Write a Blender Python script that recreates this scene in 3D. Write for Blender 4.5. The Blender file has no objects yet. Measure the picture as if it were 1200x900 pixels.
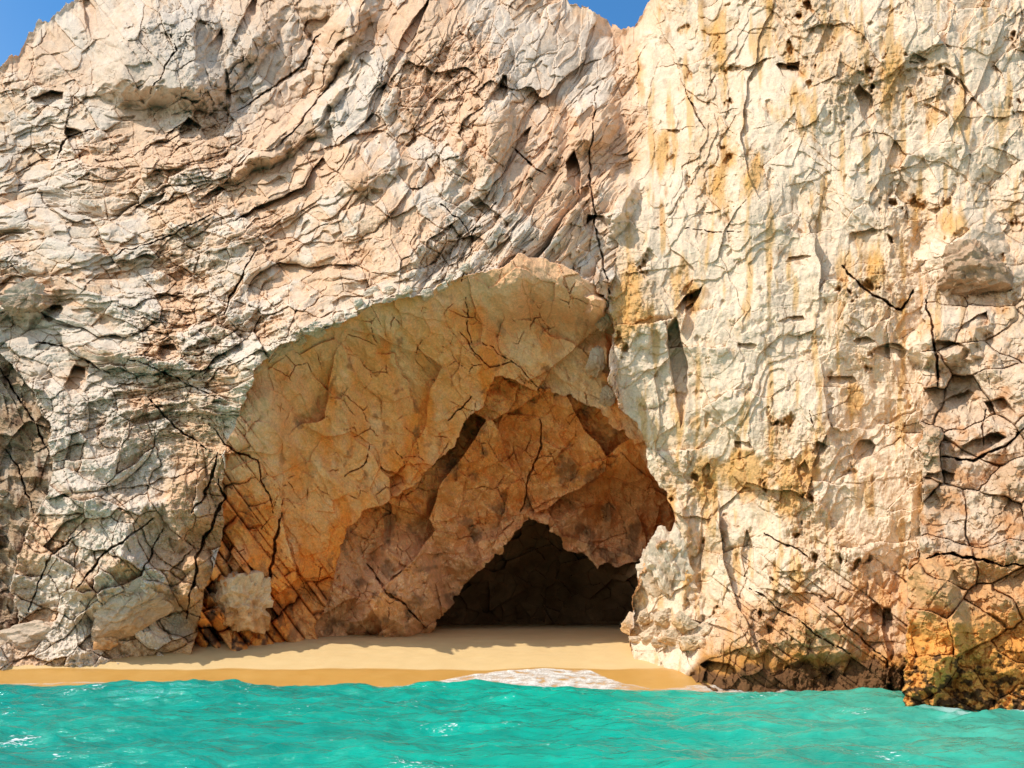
import bpy, bmesh, math, random
import numpy as np

# ---------------------------------------------------------------- camera, sky, sun, exposure
scene = bpy.context.scene
F = 1086.0                      # focal length in pixels of a 1200 x 900 picture
PITCH = math.radians(14.2)
CAM_Z = 3.0
cam_data = bpy.data.cameras.new('camera')
cam_data.sensor_width = 36.0
cam_data.lens = 36.0 * F / 1200.0
cam_data.clip_end = 5000
cam = bpy.data.objects.new('camera', cam_data)
scene.collection.objects.link(cam)
cam.location = (0, 0, CAM_Z)
cam.rotation_euler = (math.radians(90) + PITCH, 0, 0)
scene.camera = cam

TO_SUN = np.array([-0.57, -0.27, 0.77]); TO_SUN /= np.linalg.norm(TO_SUN)
elev = math.asin(TO_SUN[2]); azim = math.atan2(TO_SUN[0], TO_SUN[1])
world = bpy.data.worlds.new('World'); scene.world = world
world.use_nodes = True
wn = world.node_tree.nodes; wl = world.node_tree.links
bg = wn['Background']
sky = wn.new('ShaderNodeTexSky'); sky.sky_type = 'NISHITA'
sky.sun_disc = False
sky.sun_elevation = elev; sky.sun_rotation = azim
sky.air_density = 1.0; sky.dust_density = 0.4; sky.ozone_density = 2.0
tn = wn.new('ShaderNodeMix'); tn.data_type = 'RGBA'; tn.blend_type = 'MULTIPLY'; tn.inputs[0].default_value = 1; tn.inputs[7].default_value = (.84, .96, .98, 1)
# added sky tint: blue in view to the north, warm elsewhere for fill light
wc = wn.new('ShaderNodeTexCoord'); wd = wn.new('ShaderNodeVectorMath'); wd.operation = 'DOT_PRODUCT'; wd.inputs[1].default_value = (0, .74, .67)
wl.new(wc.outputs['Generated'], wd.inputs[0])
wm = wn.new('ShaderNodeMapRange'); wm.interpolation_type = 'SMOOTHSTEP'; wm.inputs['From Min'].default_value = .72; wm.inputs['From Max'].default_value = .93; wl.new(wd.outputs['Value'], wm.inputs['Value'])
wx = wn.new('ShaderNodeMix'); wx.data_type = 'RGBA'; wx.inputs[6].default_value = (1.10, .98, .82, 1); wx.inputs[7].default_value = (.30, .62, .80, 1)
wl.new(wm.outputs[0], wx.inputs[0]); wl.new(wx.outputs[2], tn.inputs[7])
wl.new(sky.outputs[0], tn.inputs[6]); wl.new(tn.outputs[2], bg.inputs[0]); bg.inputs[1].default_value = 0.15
sun_data = bpy.data.lights.new('sun', 'SUN')
sun_data.energy = 2.25; sun_data.angle = math.radians(0.5); sun_data.color = (1.0, 0.95, 0.87)
sun = bpy.data.objects.new('sun', sun_data); scene.collection.objects.link(sun)
from mathutils import Vector
sun.rotation_euler = Vector(TO_SUN).to_track_quat('Z', 'Y').to_euler()
sun.location = (-30, -20, 60)
vs = scene.view_settings
vs.view_transform = 'Standard'; vs.look = 'None'; vs.exposure = 0.85; vs.gamma = 1.0
vs.use_curve_mapping = False

# ---------------------------------------------------------------- noise in numpy
def hsh(i, j, s):
    h = (i.astype(np.int64) * 374761393 + j.astype(np.int64) * 668265263 + s * 2147483647 + 1013904223) & 0xFFFFFFFF
    h = ((h ^ (h >> 13)) * 1274126177) & 0xFFFFFFFF
    h = ((h ^ (h >> 15)) * 2246822519) & 0xFFFFFFFF
    h = h ^ (h >> 16)
    return (h & 0xFFFFFF) / float(0xFFFFFF)

def vn(x, y, s):                              # gradient noise, about -1..1
    xi = np.floor(x); yi = np.floor(y); fx = x - xi; fy = y - yi
    ux = fx * fx * fx * (fx * (fx * 6 - 15) + 10); uy = fy * fy * fy * (fy * (fy * 6 - 15) + 10)
    def g(a, b):
        an = hsh(xi + a, yi + b, s) * 6.2831853
        return np.cos(an) * (fx - a) + np.sin(an) * (fy - b)
    n0 = g(0, 0) * (1 - ux) + g(1, 0) * ux
    n1 = g(0, 1) * (1 - ux) + g(1, 1) * ux
    return (n0 * (1 - uy) + n1 * uy) * 1.6

def fbm(x, y, s, o=4, r=0.5):
    t = 0; a = 1.0; n = 0
    for k in range(o):
        t = t + a * vn(x, y, s + 17 * k); n += a; a *= r; x = x * 2.03 + 3.1; y = y * 2.03 - 1.7
    return t / n

def ridged(x, y, s, o=4):
    t = 0; a = 1.0; n = 0
    for k in range(o):
        t = t + a * (1 - 2 * np.abs(vn(x, y, s + 31 * k))); n += a; a *= 0.5; x = x * 2.1; y = y * 2.1
    return t / n

def voro(x, y, s, jit=0.9):                   # F1, border distance, cell hashes, offset from the cell point
    xi = np.floor(x); yi = np.floor(y)
    f1 = np.full(x.shape, 9.0); f2 = np.full(x.shape, 9.0)
    ci = np.zeros(x.shape); cj = np.zeros(x.shape); dx = np.zeros(x.shape); dy = np.zeros(x.shape)
    for a in (-1, 0, 1):
        for b in (-1, 0, 1):
            gi = xi + a; gj = yi + b
            px = gi + 0.5 + jit * (hsh(gi, gj, s) - 0.5); py = gj + 0.5 + jit * (hsh(gi, gj, s + 1) - 0.5)
            ex = x - px; ey = y - py; d = np.sqrt(ex * ex + ey * ey)
            m = d < f1
            f2 = np.where(m, f1, np.minimum(f2, d)); f1 = np.where(m, d, f1)
            ci = np.where(m, gi, ci); cj = np.where(m, gj, cj); dx = np.where(m, ex, dx); dy = np.where(m, ey, dy)
    return f1, f2 - f1, hsh(ci, cj, s + 2), hsh(ci, cj, s + 3), hsh(ci, cj, s + 4), dx, dy

def facets(x, y, s, amp, tilt, crack=0.0, cw=0.08, up=0.0):
    """depth of a broken, blocky face: every cell its own level and tilt, open joints between them"""
    f1, b, h1, h2, h3, dx, dy = voro(x, y, s)
    d = amp * (h1 - 0.5) + tilt * ((h2 - 0.5) * dx + (h3 - 0.5 + up) * dy)
    if crack: d = d + crack * np.clip(1 - b / cw, 0, 1)
    return d, b, h1

def bricks(x, y, s, amp, tilt, rnd=0.25, gap=0.0, gw=0.06, split=0.45):
    """two joint sets: rows of blocks of uneven length and height, each with its own level, tilt and worn edges"""
    y = y + .22 * np.sin(y * 2.3 + s) + .12 * np.sin(y * 5.1 + 2 * s)
    r = np.floor(y); fy = y - r
    wr_ = .6 + .9 * hsh(r, r * 0, s); x2 = x * wr_ + 7.3 * hsh(r, r * 0 + 3, s)
    x2 = x2 + .25 * np.sin(x2 * 2.1 + 9 * hsh(r, r * 0 + 5, s))
    x2 = x2 + (hsh(r, r * 0 + 8, s) - .5) * .7 * fy
    c = np.floor(x2); fx = x2 - c
    h = hsh(r, c, s + 11); sp = (h < split)
    k = np.where(sp, np.floor(fy * 2), 0); fy = np.where(sp, fy * 2 - k, fy)
    key = c * 3 + k
    a1 = hsh(r, key, s + 1); a2 = hsh(r, key, s + 2); a3 = hsh(r, key, s + 3)
    lx = 2 * fx - 1; ly = 2 * fy - 1
    e = np.maximum(np.abs(lx), np.abs(ly))
    d = amp * (a1 - .5) + tilt * ((a2 - .5) * lx + (a3 - .5) * ly) + rnd * (np.abs(lx) ** 5 + np.abs(ly) ** 5)
    if gap: d = d + gap * np.clip((e - (1 - gw)) / gw, 0, 1)
    return d, 1 - e, a1

def terr(n, k, sharp=.75):                    # terraces
    t = n * k; f = np.floor(t); r = t - f
    return (f + sst(sharp, 1.0, r)) / k

def sst(a, b, x):
    t = np.clip((x - a) / (b - a), 0, 1); return t * t * (3 - 2 * t)

def tps(pts):
    P = np.array(pts, float); n = len(P); xy = P[:, :2] / 300.0
    def U(r2): return np.where(r2 > 0, r2 * np.log(r2 + 1e-12), 0)
    d2 = ((xy[:, None] - xy[None]) ** 2).sum(-1)
    A = np.zeros((n + 3, n + 3)); A[:n, :n] = U(d2) + np.eye(n) * 0.01
    A[:n, n] = 1; A[:n, n + 1:] = xy; A[n, :n] = 1; A[n + 1:, :n] = xy.T
    w = np.linalg.solve(A, np.r_[P[:, 2], 0, 0, 0])
    def f(u, v):
        x = u / 300.0; y = v / 300.0
        o = w[n] + w[n + 1] * x + w[n + 2] * y
        for k in range(n):
            r2 = (x - xy[k, 0]) ** 2 + (y - xy[k, 1]) ** 2
            o = o + w[k] * U(r2)
        return o
    return f

def inside(poly, u, v):
    m = np.zeros(u.shape, bool); n = len(poly)
    for k in range(n):
        x0, y0 = poly[k]; x1, y1 = poly[(k + 1) % n]
        if y0 == y1: continue
        c = ((y0 > v) != (y1 > v)) & (u < (x1 - x0) * (v - y0) / (y1 - y0) + x0)
        m ^= c
    return m

def pdist(pts, u, v, closed=False):           # distance to a polyline, and position along it 0..1
    best = np.full(u.shape, 1e9); tt = np.zeros(u.shape); n = len(pts) - (0 if closed else 1)
    for k in range(n):
        x0, y0 = pts[k]; x1, y1 = pts[(k + 1) % len(pts)]
        ex, ey = x1 - x0, y1 - y0; L = ex * ex + ey * ey + 1e-9
        t = np.clip(((u - x0) * ex + (v - y0) * ey) / L, 0, 1)
        d = np.hypot(u - x0 - t * ex, v - y0 - t * ey)
        m = d < best; best = np.where(m, d, best); tt = np.where(m, (k + t) / n, tt)
    return best, tt

def ray(u, v):                                # direction with unit northward part
    xc = (u - 600) / F; yc = (450 - v) / F
    yw = math.cos(PITCH) - yc * math.sin(PITCH)
    zw = math.sin(PITCH) + yc * math.cos(PITCH)
    return xc / yw, zw / yw

def point(u, v, D):
    a, b = ray(np.asarray(u, float), np.asarray(v, float))
    return np.stack([a * D, np.asarray(D, float) + 0 * a, CAM_Z + b * D], -1)

# ---------------------------------------------------------------- object helpers
COL = scene.collection
def tag(o, label=None, cat=None, group=None, kind=None):
    if label: o['label'] = label
    if cat: o['category'] = cat
    if group: o['group'] = group
    if kind: o['kind'] = kind
    return o

def mesh_obj(name, co, quads, mats, cols=None, attrs=None, smooth=False):
    me = bpy.data.meshes.new(name)
    nq, k = quads.shape
    me.vertices.add(len(co)); me.vertices.foreach_set('co', co.astype(np.float32).ravel())
    me.loops.add(nq * k); me.loops.foreach_set('vertex_index', quads.astype(np.int32).ravel())
    me.polygons.add(nq)
    me.polygons.foreach_set('loop_start', np.arange(0, nq * k, k, dtype=np.int32))
    me.polygons.foreach_set('loop_total', np.full(nq, k, dtype=np.int32))
    me.update(calc_edges=True)
    me.polygons.foreach_set('use_smooth', np.full(nq, smooth))
    if cols is not None:
        a = me.color_attributes.new('tint', 'FLOAT_COLOR', 'POINT')
        a.data.foreach_set('color', np.c_[cols, np.ones(len(cols))].astype(np.float32).ravel())
    for nm, arr in (attrs or {}).items():
        a = me.attributes.new(nm, 'FLOAT', 'POINT'); a.data.foreach_set('value', arr.astype(np.float32))
    for m in mats: me.materials.append(m)
    me.validate()
    o = bpy.data.objects.new(name, me); COL.objects.link(o)
    return o

# ---------------------------------------------------------------- materials
def nodes(name):
    m = bpy.data.materials.new(name); m.use_nodes = True
    t = m.node_tree; b = t.nodes['Principled BSDF']
    return m, t, b
def N(t, kind, **kw):
    n = t.nodes.new(kind)
    for k, v in kw.items():
        if k.startswith('i_'): n.inputs[k[2:].replace('_', ' ')].default_value = v
        else: setattr(n, k, v)
    return n

def rock_material(name, bump=0.52, rough=0.88, scale=1.0, wet=False):
    m, t, b = nodes(name); L = t.links.new
    at = N(t, 'ShaderNodeVertexColor', layer_name='tint')
    tc = N(t, 'ShaderNodeTexCoord')
    n1 = N(t, 'ShaderNodeTexNoise', i_Scale=1.7 * scale, i_Detail=9.0, i_Roughness=0.68); L(tc.outputs['Object'], n1.inputs['Vector'])
    n2 = N(t, 'ShaderNodeTexNoise', i_Scale=9.0 * scale, i_Detail=8.0, i_Roughness=0.75); L(tc.outputs['Object'], n2.inputs['Vector'])
    mr = N(t, 'ShaderNodeMapRange'); mr.inputs['From Min'].default_value = .3; mr.inputs['From Max'].default_value = .7
    mr.inputs['To Min'].default_value = .84; mr.inputs['To Max'].default_value = 1.12; L(n1.outputs[0], mr.inputs['Value'])
    mr2 = N(t, 'ShaderNodeMapRange'); mr2.inputs['From Min'].default_value = .3; mr2.inputs['From Max'].default_value = .7
    mr2.inputs['To Min'].default_value = .74; mr2.inputs['To Max'].default_value = 1.2; L(n2.outputs[0], mr2.inputs['Value'])
    mu = N(t, 'ShaderNodeMath', operation='MULTIPLY'); L(mr.outputs[0], mu.inputs[0]); L(mr2.outputs[0], mu.inputs[1])
    mx = N(t, 'ShaderNodeVectorMath', operation='SCALE'); L(at.outputs['Color'], mx.inputs[0]); L(mu.outputs[0], mx.inputs['Scale'])
    L(mx.outputs[0], b.inputs['Base Color'])
    n3 = N(t, 'ShaderNodeTexNoise', i_Scale=3.6 * scale, i_Detail=10.0, i_Roughness=0.72); n3.noise_type = 'RIDGED_MULTIFRACTAL'; L(tc.outputs['Object'], n3.inputs['Vector'])
    ad = N(t, 'ShaderNodeMath', operation='MULTIPLY_ADD'); ad.inputs[1].default_value = .35
    L(n3.outputs[0], ad.inputs[0]); L(n2.outputs[0], ad.inputs[2])
    bp = N(t, 'ShaderNodeBump', i_Strength=bump * 1.3, i_Distance=.12); L(ad.outputs[0], bp.inputs['Height']); L(bp.outputs[0], b.inputs['Normal'])
    b.inputs['Roughness'].default_value = rough
    b.inputs['Specular IOR Level'].default_value = .5 if wet else .25
    return m
M_ROCK = rock_material('pale_rock'); M_CAVE = rock_material('cave_rock', bump=.5)
M_WET = rock_material('tidal_rock', bump=.9, rough=.6, scale=1.6, wet=True)

# ================================================================ the cliff
def axis(lo, a, b, hi, fine, coarse):
    return np.r_[np.arange(lo, a, coarse), np.arange(a, b, fine), np.arange(b, hi + coarse, coarse)]
STEP = 0.85
US = axis(-300, -16, 1216, 1500, STEP, 6.0)
VS = axis(-170, -12, 850, 870, STEP, 6.0)
NU, NV = len(US), len(VS)
U, V = np.meshgrid(US, VS)
U = U.ravel(); V = V.ravel()

left_f = tps([(0,770,45),(100,768,45.8),(200,758,47.2),(300,748,49.2),(400,740,50),(0,600,46.5),(150,600,46.6),(280,600,47.6),
  (0,450,49),(150,450,47.5),(290,440,45.5),(400,375,45.3),(500,345,45.6),(600,305,46.2),(700,300,48.6),
  (0,300,53),(150,300,52),(300,300,49.5),(450,250,49.5),(600,200,51),(700,200,53),
  (0,150,60),(150,150,58),(300,150,57),(450,100,57),(600,80,58),(720,80,60),
  (60,20,66),(200,0,66),(400,0,64),(600,0,63),(730,40,64),(-300,770,43),(-300,400,48),(-300,100,60),(-300,-100,70),(200,-150,76),(600,-150,72)])
right_f = tps([(730,740,49),(800,790,45),(850,806,42),(950,805,41.3),(1050,804,40.6),(1250,800,40),(1450,800,38),
  (760,600,48.5),(900,600,44.5),(1050,600,43),(1250,600,42),(720,430,48.6),(900,400,46),(1060,400,44.5),(1250,400,44),(1450,400,42),
  (720,250,51.5),(900,200,48.5),(1100,200,47),(1300,200,46),(740,80,59),(770,0,59),(900,0,53),(1100,0,50),(1300,0,49),
  (900,-150,58),(1200,-150,56),(1450,-150,53)])
recess_f = tps([(300,450,46.3),(400,385,46.1),(500,360,46.4),(600,320,47.4),(690,330,49.6),(265,600,48.2),(230,740,49),(320,740,50.5),
  (350,600,50),(450,450,50),(560,440,51.2),(620,400,51),(700,440,52.2),(420,600,52),(400,740,52),(650,450,52.5),(750,510,52.8)])
inner_f = tps([(560,490,55),(650,470,54.6),(740,530,54.8),(450,600,54.6),(600,600,58.5),(700,600,60.5),(770,620,63),(440,730,55.5),(520,730,59),
  (740,720,60),(600,540,56.8)])
dark_f = tps([(560,660,66),(620,620,66),(700,650,66),(740,690,66),(620,730,78),(520,730,70),(740,730,72),(680,690,72)])
butt_f = tps([(1070,828,31.6),(1150,832,31.2),(1250,830,30.5),(1450,830,29),(1070,700,33.2),(1200,700,32.5),(1080,560,36.5),(1200,560,35.2),
  (1080,420,40),(1200,400,38.5),(1090,300,43),(1200,280,41.5),(1450,400,38),(1450,560,34),(1090,200,46.5),(1220,150,45),(1450,200,43)])

strata = []
for val, pl in ((0, [(0,250),(100,235),(200,205),(300,165),(380,90),(430,0)]),
                (60, [(0,310),(150,300),(300,245),(400,175),(480,80),(540,0)]),
                (120, [(0,385),(150,370),(300,325),(400,270),(490,180),(580,70),(630,0)]),
                (185, [(60,470),(180,450),(290,430),(400,375),(500,335),(570,240),(640,150),(700,60)]),
                (290, [(20,640),(120,560),(220,520),(300,540),(420,520),(600,330),(700,200)]),
                (430, [(60,760),(160,700),(240,600),(330,700)]),
                (-110, [(-100,150),(0,120),(100,80),(180,0)]),
                (-60, [(-100,220),(60,170),(180,140),(260,80),(310,0)]),
                (-170, [(-250,100),(-100,20),(20,-80)])):
    for p in pl: strata.append((p[0], p[1], val))
phi_f = tps(strata)

w1 = fbm(U / 90, V / 90, 5, 3); w2 = fbm(U / 90 + 7, V / 90 + 3, 9, 3)
w3 = fbm(U / 22, V / 22, 15, 3); w4 = fbm(U / 22 + 5, V / 22 - 2, 19, 3)
Uw = U + 10 * w1 + 6 * w3; Vw = V + 10 * w2 + 6 * w4       # warped picture coordinates give ragged outlines

RIM = [(262,560),(268,520),(285,480),(300,437),(332,408),(400,377),(445,352),(500,348),(548,322),(585,318),(612,296),(655,310),(690,322),
       (712,345),(719,390),(712,440),(722,475),(757,512),(768,560),(790,600),(782,628),(757,640),(746,690),(738,735),(738,900),(215,900),(225,735),(238,690),(262,620)]
INNER = [(372,900),(372,735),(385,690),(400,640),(425,603),(480,575),(520,535),(550,485),(580,438),(640,455),(700,480),(742,520),(765,548),(790,600),
         (782,628),(757,640),(746,690),(738,735),(738,900)]
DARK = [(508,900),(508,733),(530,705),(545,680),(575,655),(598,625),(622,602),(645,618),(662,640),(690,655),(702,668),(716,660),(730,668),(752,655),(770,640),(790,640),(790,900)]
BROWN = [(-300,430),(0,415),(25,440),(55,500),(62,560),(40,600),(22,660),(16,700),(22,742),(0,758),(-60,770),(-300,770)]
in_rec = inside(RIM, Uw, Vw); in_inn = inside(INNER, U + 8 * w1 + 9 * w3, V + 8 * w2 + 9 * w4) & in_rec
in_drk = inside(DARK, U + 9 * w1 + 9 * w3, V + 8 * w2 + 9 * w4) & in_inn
# seam between the left slope and the right wall
seam_v = [-200, 0, 60, 150, 250, 330, 450, 560, 610, 640, 700, 750, 900]
seam_u = [790, 762, 742, 752, 726, 716, 722, 760, 788, 770, 746, 738, 738]
su = np.interp(V, seam_v, seam_u)
sd = (U + 14 * w1 + 6 * w3) - su
w_right = sst(-26, 20, sd); w_right = np.where(V > 330, (sd > 0) * 1.0, w_right * (1 - sst(250, 330, V)) + (sd > 0) * sst(250, 330, V))
w_right = np.where(in_rec, 0, w_right)
bu = np.interp(V, [-200, 230, 300, 520, 640, 660, 700, 760, 800, 850, 900], [1150, 1110, 1084, 1080, 1078, 1068, 1064, 1062, 1060, 1058, 1058])
bd = (U + 7 * w1 + 6 * w3 + 5 * fbm(U / 9, V / 12, 503, 2)) - bu
in_but = (bd > 0) & (V + 30 * w1 > 250)
w_but = np.where(bd > 0, sst(160, 520, V + 30 * w1), 0)

DL = left_f(U, V); DR = right_f(U, V)
base = DL * (1 - w_right) + DR * w_right
PHI = phi_f(U, V) + 5 * w1 + 2 * w3
PSI = U * 0.80 - V * 0.60                      # roughly along the beds
D = base.copy()
col = np.zeros((len(U), 3))
hf = np.zeros(len(U))                          # local relief: positive = standing out

def C(r, g, b): return np.array([r, g, b], float)
def mixc(a, b, t): return a + (b - a) * np.clip(t, 0, 1)[:, None]

# ---- left slope: curved beds, ledges, broken blocks
i = np.where((w_right < 1) & ~in_rec)[0]
u, v, ph, ps = U[i], V[i], PHI[i], PSI[i]
wl_ = 1 - w_right[i]
ragged = sst(-.25, .35, fbm(u / 150 + 3, v / 150, 41, 3) + .35 * sst(330, 500, v) * sst(330, 200, u) - .1)   # 1 = shattered, 0 = smooth slabs
low = sst(430, 560, v)                         # lower left: big upright blocks
cm1 = sst(.05, .35, fbm(u / 70 + 9, v / 70, 45, 3))       # where joints stand open
tn = fbm(ph / 46, ps / 150, 57, 4, .5)
d0 = -2.4 * terr(tn, 6.0, .88)
d1, b1, h1 = bricks(ps / 120 + .3 * w1[i], ph / 60 + .35 * w2[i], 101, 1.9, 1.3, .35)
d2, b2, h2 = bricks(ps / 40 + .3 * w2[i] + .10 * w3[i], ph / 22 + .18 * w3[i] + .5 * w1[i], 111, .55, .45, .18)
d2b, b2, h2 = facets(ph / 20 + .05 * w3[i], ps / 34 + .05 * w4[i], 115, 1.2, 1.7, .55, .05)
d2c, b2, h2 = facets(ph / 9.5 + .06 * w3[i], ps / 19 + .06 * w4[i], 117, .7, .95, .22, .06)
d2b = d2b + d2c * ragged
d3, b3, h3 = facets(ph / 6 + .1 * w3[i], ps / 11 + .1 * w4[i], 121, .42, .60)
d4, b4, h4 = facets(u / 4.6, v / 4.2, 131, .16, .24)
bed = ph + 7 * fbm(ps / 45, ph / 60, 51, 3)
am = sst(-.25, .35, fbm(ps / 120, ph / 34, 53, 3))
s1 = (bed / 27) % 1.0; s2 = (bed / 10.5 + .3 * w3[i]) % 1.0
led = .9 * (s1 ** 1.6) * am + .28 * (s2 ** 1.5) * (.2 + am) * ragged
crease = -.5 * ridged((ph + 6 * w3[i]) / 75, ps / 130, 59, 4)
d2 = d2 * (1 - am * .4) + d2b * .8
lw1 = fbm(u / 170 + 3, v / 170, 205, 2); lw2 = fbm(u / 170, v / 170 + 8, 207, 2)
p2 = (u * .55 + v * .83) + 55 * lw1; q2 = (u * .83 - v * .55) + 45 * lw2
e1, c1, g1 = bricks(q2 / 74 + .2 * w1[i], p2 / 90 + .2 * w2[i], 201, 2.4, 1.4, .4, .5, .03)
e2, c2, g2 = facets(q2 / 40 + .15 * w3[i], p2 / 34 + .15 * w4[i], 211, 1.5, 1.8, .8, .04)
e3, c3, g3 = facets(p2 / 22 + .15 * w3[i], q2 / 15 + .15 * w4[i], 221, .8, 1.1)
A = d0 + d1 * .9 + d2 * (.40 + .65 * ragged) + d3 * (.12 + .7 * ragged) + d4 * (.15 + .6 * ragged) + led + crease
B = e1 * .6 + e2 * .62 + e3 * .45 + d3 * .3 + d4 * .3 + crease * .4 - .7 * terr(fbm(p2 / 70, q2 / 40, 63, 4), 4)
big = 1.7 * fbm(u / 130, v / 130, 61, 3)
disp = (A * (1 - low) + B * low) * .66 + big
fine = .26 * fbm(u / 7, v / 7, 71, 3) * (.3 + .7 * ragged)
D[i] += (disp + fine) * wl_
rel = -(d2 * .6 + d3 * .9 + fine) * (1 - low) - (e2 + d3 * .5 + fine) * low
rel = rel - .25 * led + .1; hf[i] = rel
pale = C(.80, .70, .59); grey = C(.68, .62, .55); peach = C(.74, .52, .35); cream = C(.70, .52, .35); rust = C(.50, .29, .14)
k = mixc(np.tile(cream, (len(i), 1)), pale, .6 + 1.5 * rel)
n5 = fbm(u / 120, v / 120, 81, 4); n6 = fbm(ph / 30, ps / 90, 83, 4)
k = mixc(k, peach, .8 * sst(-.15, .35, n5 + .5 * n6 - .45 * rel + .25 * sst(150, 420, u) * sst(480, 330, v) ))
k = mixc(k, grey, .62 * sst(.0, .4, -n5 + .5 * rel + .35 * sst(330, 120, u) * sst(250, 400, v)))
k = mixc(k, C(.62, .58, .52), .8 * np.exp(-(((u - 220) / 130) ** 2 + ((v - 70) / 75) ** 2)) * sst(-.4, .1, n5 + .3))
k = mixc(k, rust, .55 * sst(.28, .55, fbm(u / 45, v / 60, 85, 4)) )
lowo = sst(170, 290, u + .2 * (v - 600)) * sst(520, 640, v)
k = mixc(k, C(.66, .36, .14), .8 * lowo * sst(-.5, .1, fbm(u / 40, v / 40, 87, 3) - .3 * rel))
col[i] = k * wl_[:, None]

# ---- right wall: sheer plates, joints, pits
i = np.where((w_right > 0) & ~in_rec)[0]
u, v = U[i], V[i]; wr = w_right[i]
plate = sst(-.25, .15, fbm(u / 110, v / 140, 301, 3) + .5 * np.exp(-(((u - 900) / 130) ** 2 + ((v - 330) / 140) ** 2)))
d1, b1, h1 = facets(u / 80 + .2 * w1[i], v / 150 + .2 * w2[i], 311, .9, 1.5)
jm = sst(-.1, .2, fbm(u / 60, v / 60, 313, 3) + .2 * plate)
d2, b2, h2 = facets((u + 14 * w2[i]) / 66 + .10 * w3[i], (v + .12 * u + 10 * w1[i]) / 36 + .10 * w4[i], 321, .42, .50, .10, .03, .1)
jm = sst(-.05, .35, fbm(u / 45, v / 45, 317, 3)) + .3 * plate
d2 = d2 * jm
d2b, b2b, h2b = facets((u + .3 * v) / 30 + .2 * w3[i], v / 26 + .2 * w4[i], 325, .28, .40)
d3, b3, h3 = facets(u / 11 + .2 * w3[i], v / 15 + .2 * w4[i], 331, .20, .30)
d4, b4, h4 = facets(u / 5, v / 6, 341, .10, .18)
flute = .35 * ridged((u + 10 * w2[i]) / 80, v / 260, 351, 4)
jm2 = sst(-.25, .25, fbm(u / 80 + 4, v / 90, 315, 3))
tt_ = -1.2 * terr(fbm((u + .2 * v) / 95, v / 120, 353, 5, .45), 5, .9)
pit = sst(.30, .50, fbm(u / 24, v / 32, 361, 4) ) * (1 - .75 * plate)
lowr = sst(600, 700, v) * sst(800, 900, u)
diag, bdg, hdg = bricks((u * .8 + v * .6) / 44, (u * -.6 + v * .8) / 18, 371, .7, .5, .2, .05, .08)
disp = d1 * .8 + tt_ * (1 - .45 * plate) + d2 + d2b * (.8 - .7 * plate) * jm2 + d3 * (.6 - .5 * plate) * (.3 + jm2) + d4 * (.5 - .3 * plate) - flute + .8 * pit + .7 * fbm(u / 120, v / 120, 381, 2)
fine = .16 * fbm(u / 7, v / 8, 391, 3) * (1.2 - .85 * plate)
topr = sst(330, 100, v) * sst(840, 1000, u)
d5, b5, h5 = facets((u * .85 + v * .5) / 26, (-u * .5 + v * .85) / 60, 395, .7, .9)
disp = disp + topr * d5 * .6 + lowr * (diag * .5)
D[i] += (disp + fine) * wr
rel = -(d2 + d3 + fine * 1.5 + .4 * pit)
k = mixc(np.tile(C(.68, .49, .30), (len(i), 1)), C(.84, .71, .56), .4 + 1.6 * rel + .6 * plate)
och = fbm(u / 38, v / 85, 401, 4) + .5 * pit - .35 * plate + .5 * np.exp(-(((u - 850) / 60) ** 2 + ((v - 560) / 70) ** 2)) + .15 * sst(1000, 700, u) * sst(500, 100, v)
k = mixc(k, C(.70, .43, .17), .95 * sst(-.05, .35, och - .25 * rel))
k = mixc(k, C(.66, .40, .13), .7 * sst(.1, .4, fbm(u / 14, v / 90, 403, 4)))
k = mixc(k, C(.40, .22, .09), .6 * sst(.35, .6, fbm(u / 22, v / 40, 405, 4) + .2 * pit))
tide = np.interp(u, [740, 850, 870, 950, 1060, 1080], [900, 712, 708, 690, 672, 668]) + 16 * w1[i] + 14 * w3[i]
tz = sst(-12, 14, v - tide)
k = mixc(k, C(.60, .36, .18), tz * .6); k = mixc(k, C(.70, .42, .20), tz * .8 * sst(-.1, .3, fbm(u / 16, v / 30, 411, 3)))
k = mixc(k, C(.50, .24, .05), sst(752, 775, v + 18 * w3[i]) * tz * .9)
k = mixc(k, C(.13, .065, .03), sst(774, 790, v + 26 * w3[i] + 8 * w1[i] + .03 * (u - 900)) * tz * .9)
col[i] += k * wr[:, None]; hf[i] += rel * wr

# ---- buttress standing forward on the right
i = np.where(w_but > 0)[0]
u, v = U[i], V[i]; wb = w_but[i]
crust = sst(715, 770, v + 10 * w1[i])
lw1 = fbm(u / 80 + 3, v / 80, 505, 2); lw2 = fbm(u / 80, v / 80 + 8, 507, 2)
f1q, bq, z1, z2, z3, dx, dy = voro((u + .2 * v) / 66 + .12 * w1[i] + .06 * w3[i] + .3 * lw1, (v - .15 * u) / 50 + .12 * w2[i] + .06 * w4[i] + .3 * lw2, 501, .9)
q1 = 1.9 * (z1 - .5) + 1.9 * ((z2 - .5) * dx + (z3 - .25) * dy) + .9 * f1q ** 2 + .5 * sst(.05, 0, bq) - .5 * terr(fbm(u / 45, v / 40, 503, 4), 4, .85)
q2_, b, h2 = facets((u + .3 * v) / 26 + .2 * w3[i], v / 20 + .2 * w4[i], 511, .55, .8)
q3, b, h3 = facets(u / 9 + .2 * w3[i], v / 9 + .2 * w4[i], 515, .2, .3)
f1c, bc, k1, k2, k3, dx, dy = voro(u / 7.5 + .3 * w3[i], v / 7, 521, 1.)
d3 = (.5 * (k1 - .5) + .25 * f1c) * crust
dd = .8 * q1 * (1 - .55 * crust) + q2_ * .32 + q3 * .35 + d3 * .45 - .4 * ridged(u / 70, v / 70, 531, 3) + .9 * fbm(u / 90, v / 70, 531, 3) + .10 * fbm(u / 8, v / 8, 533, 3)
DB = butt_f(u, v) + dd
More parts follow.
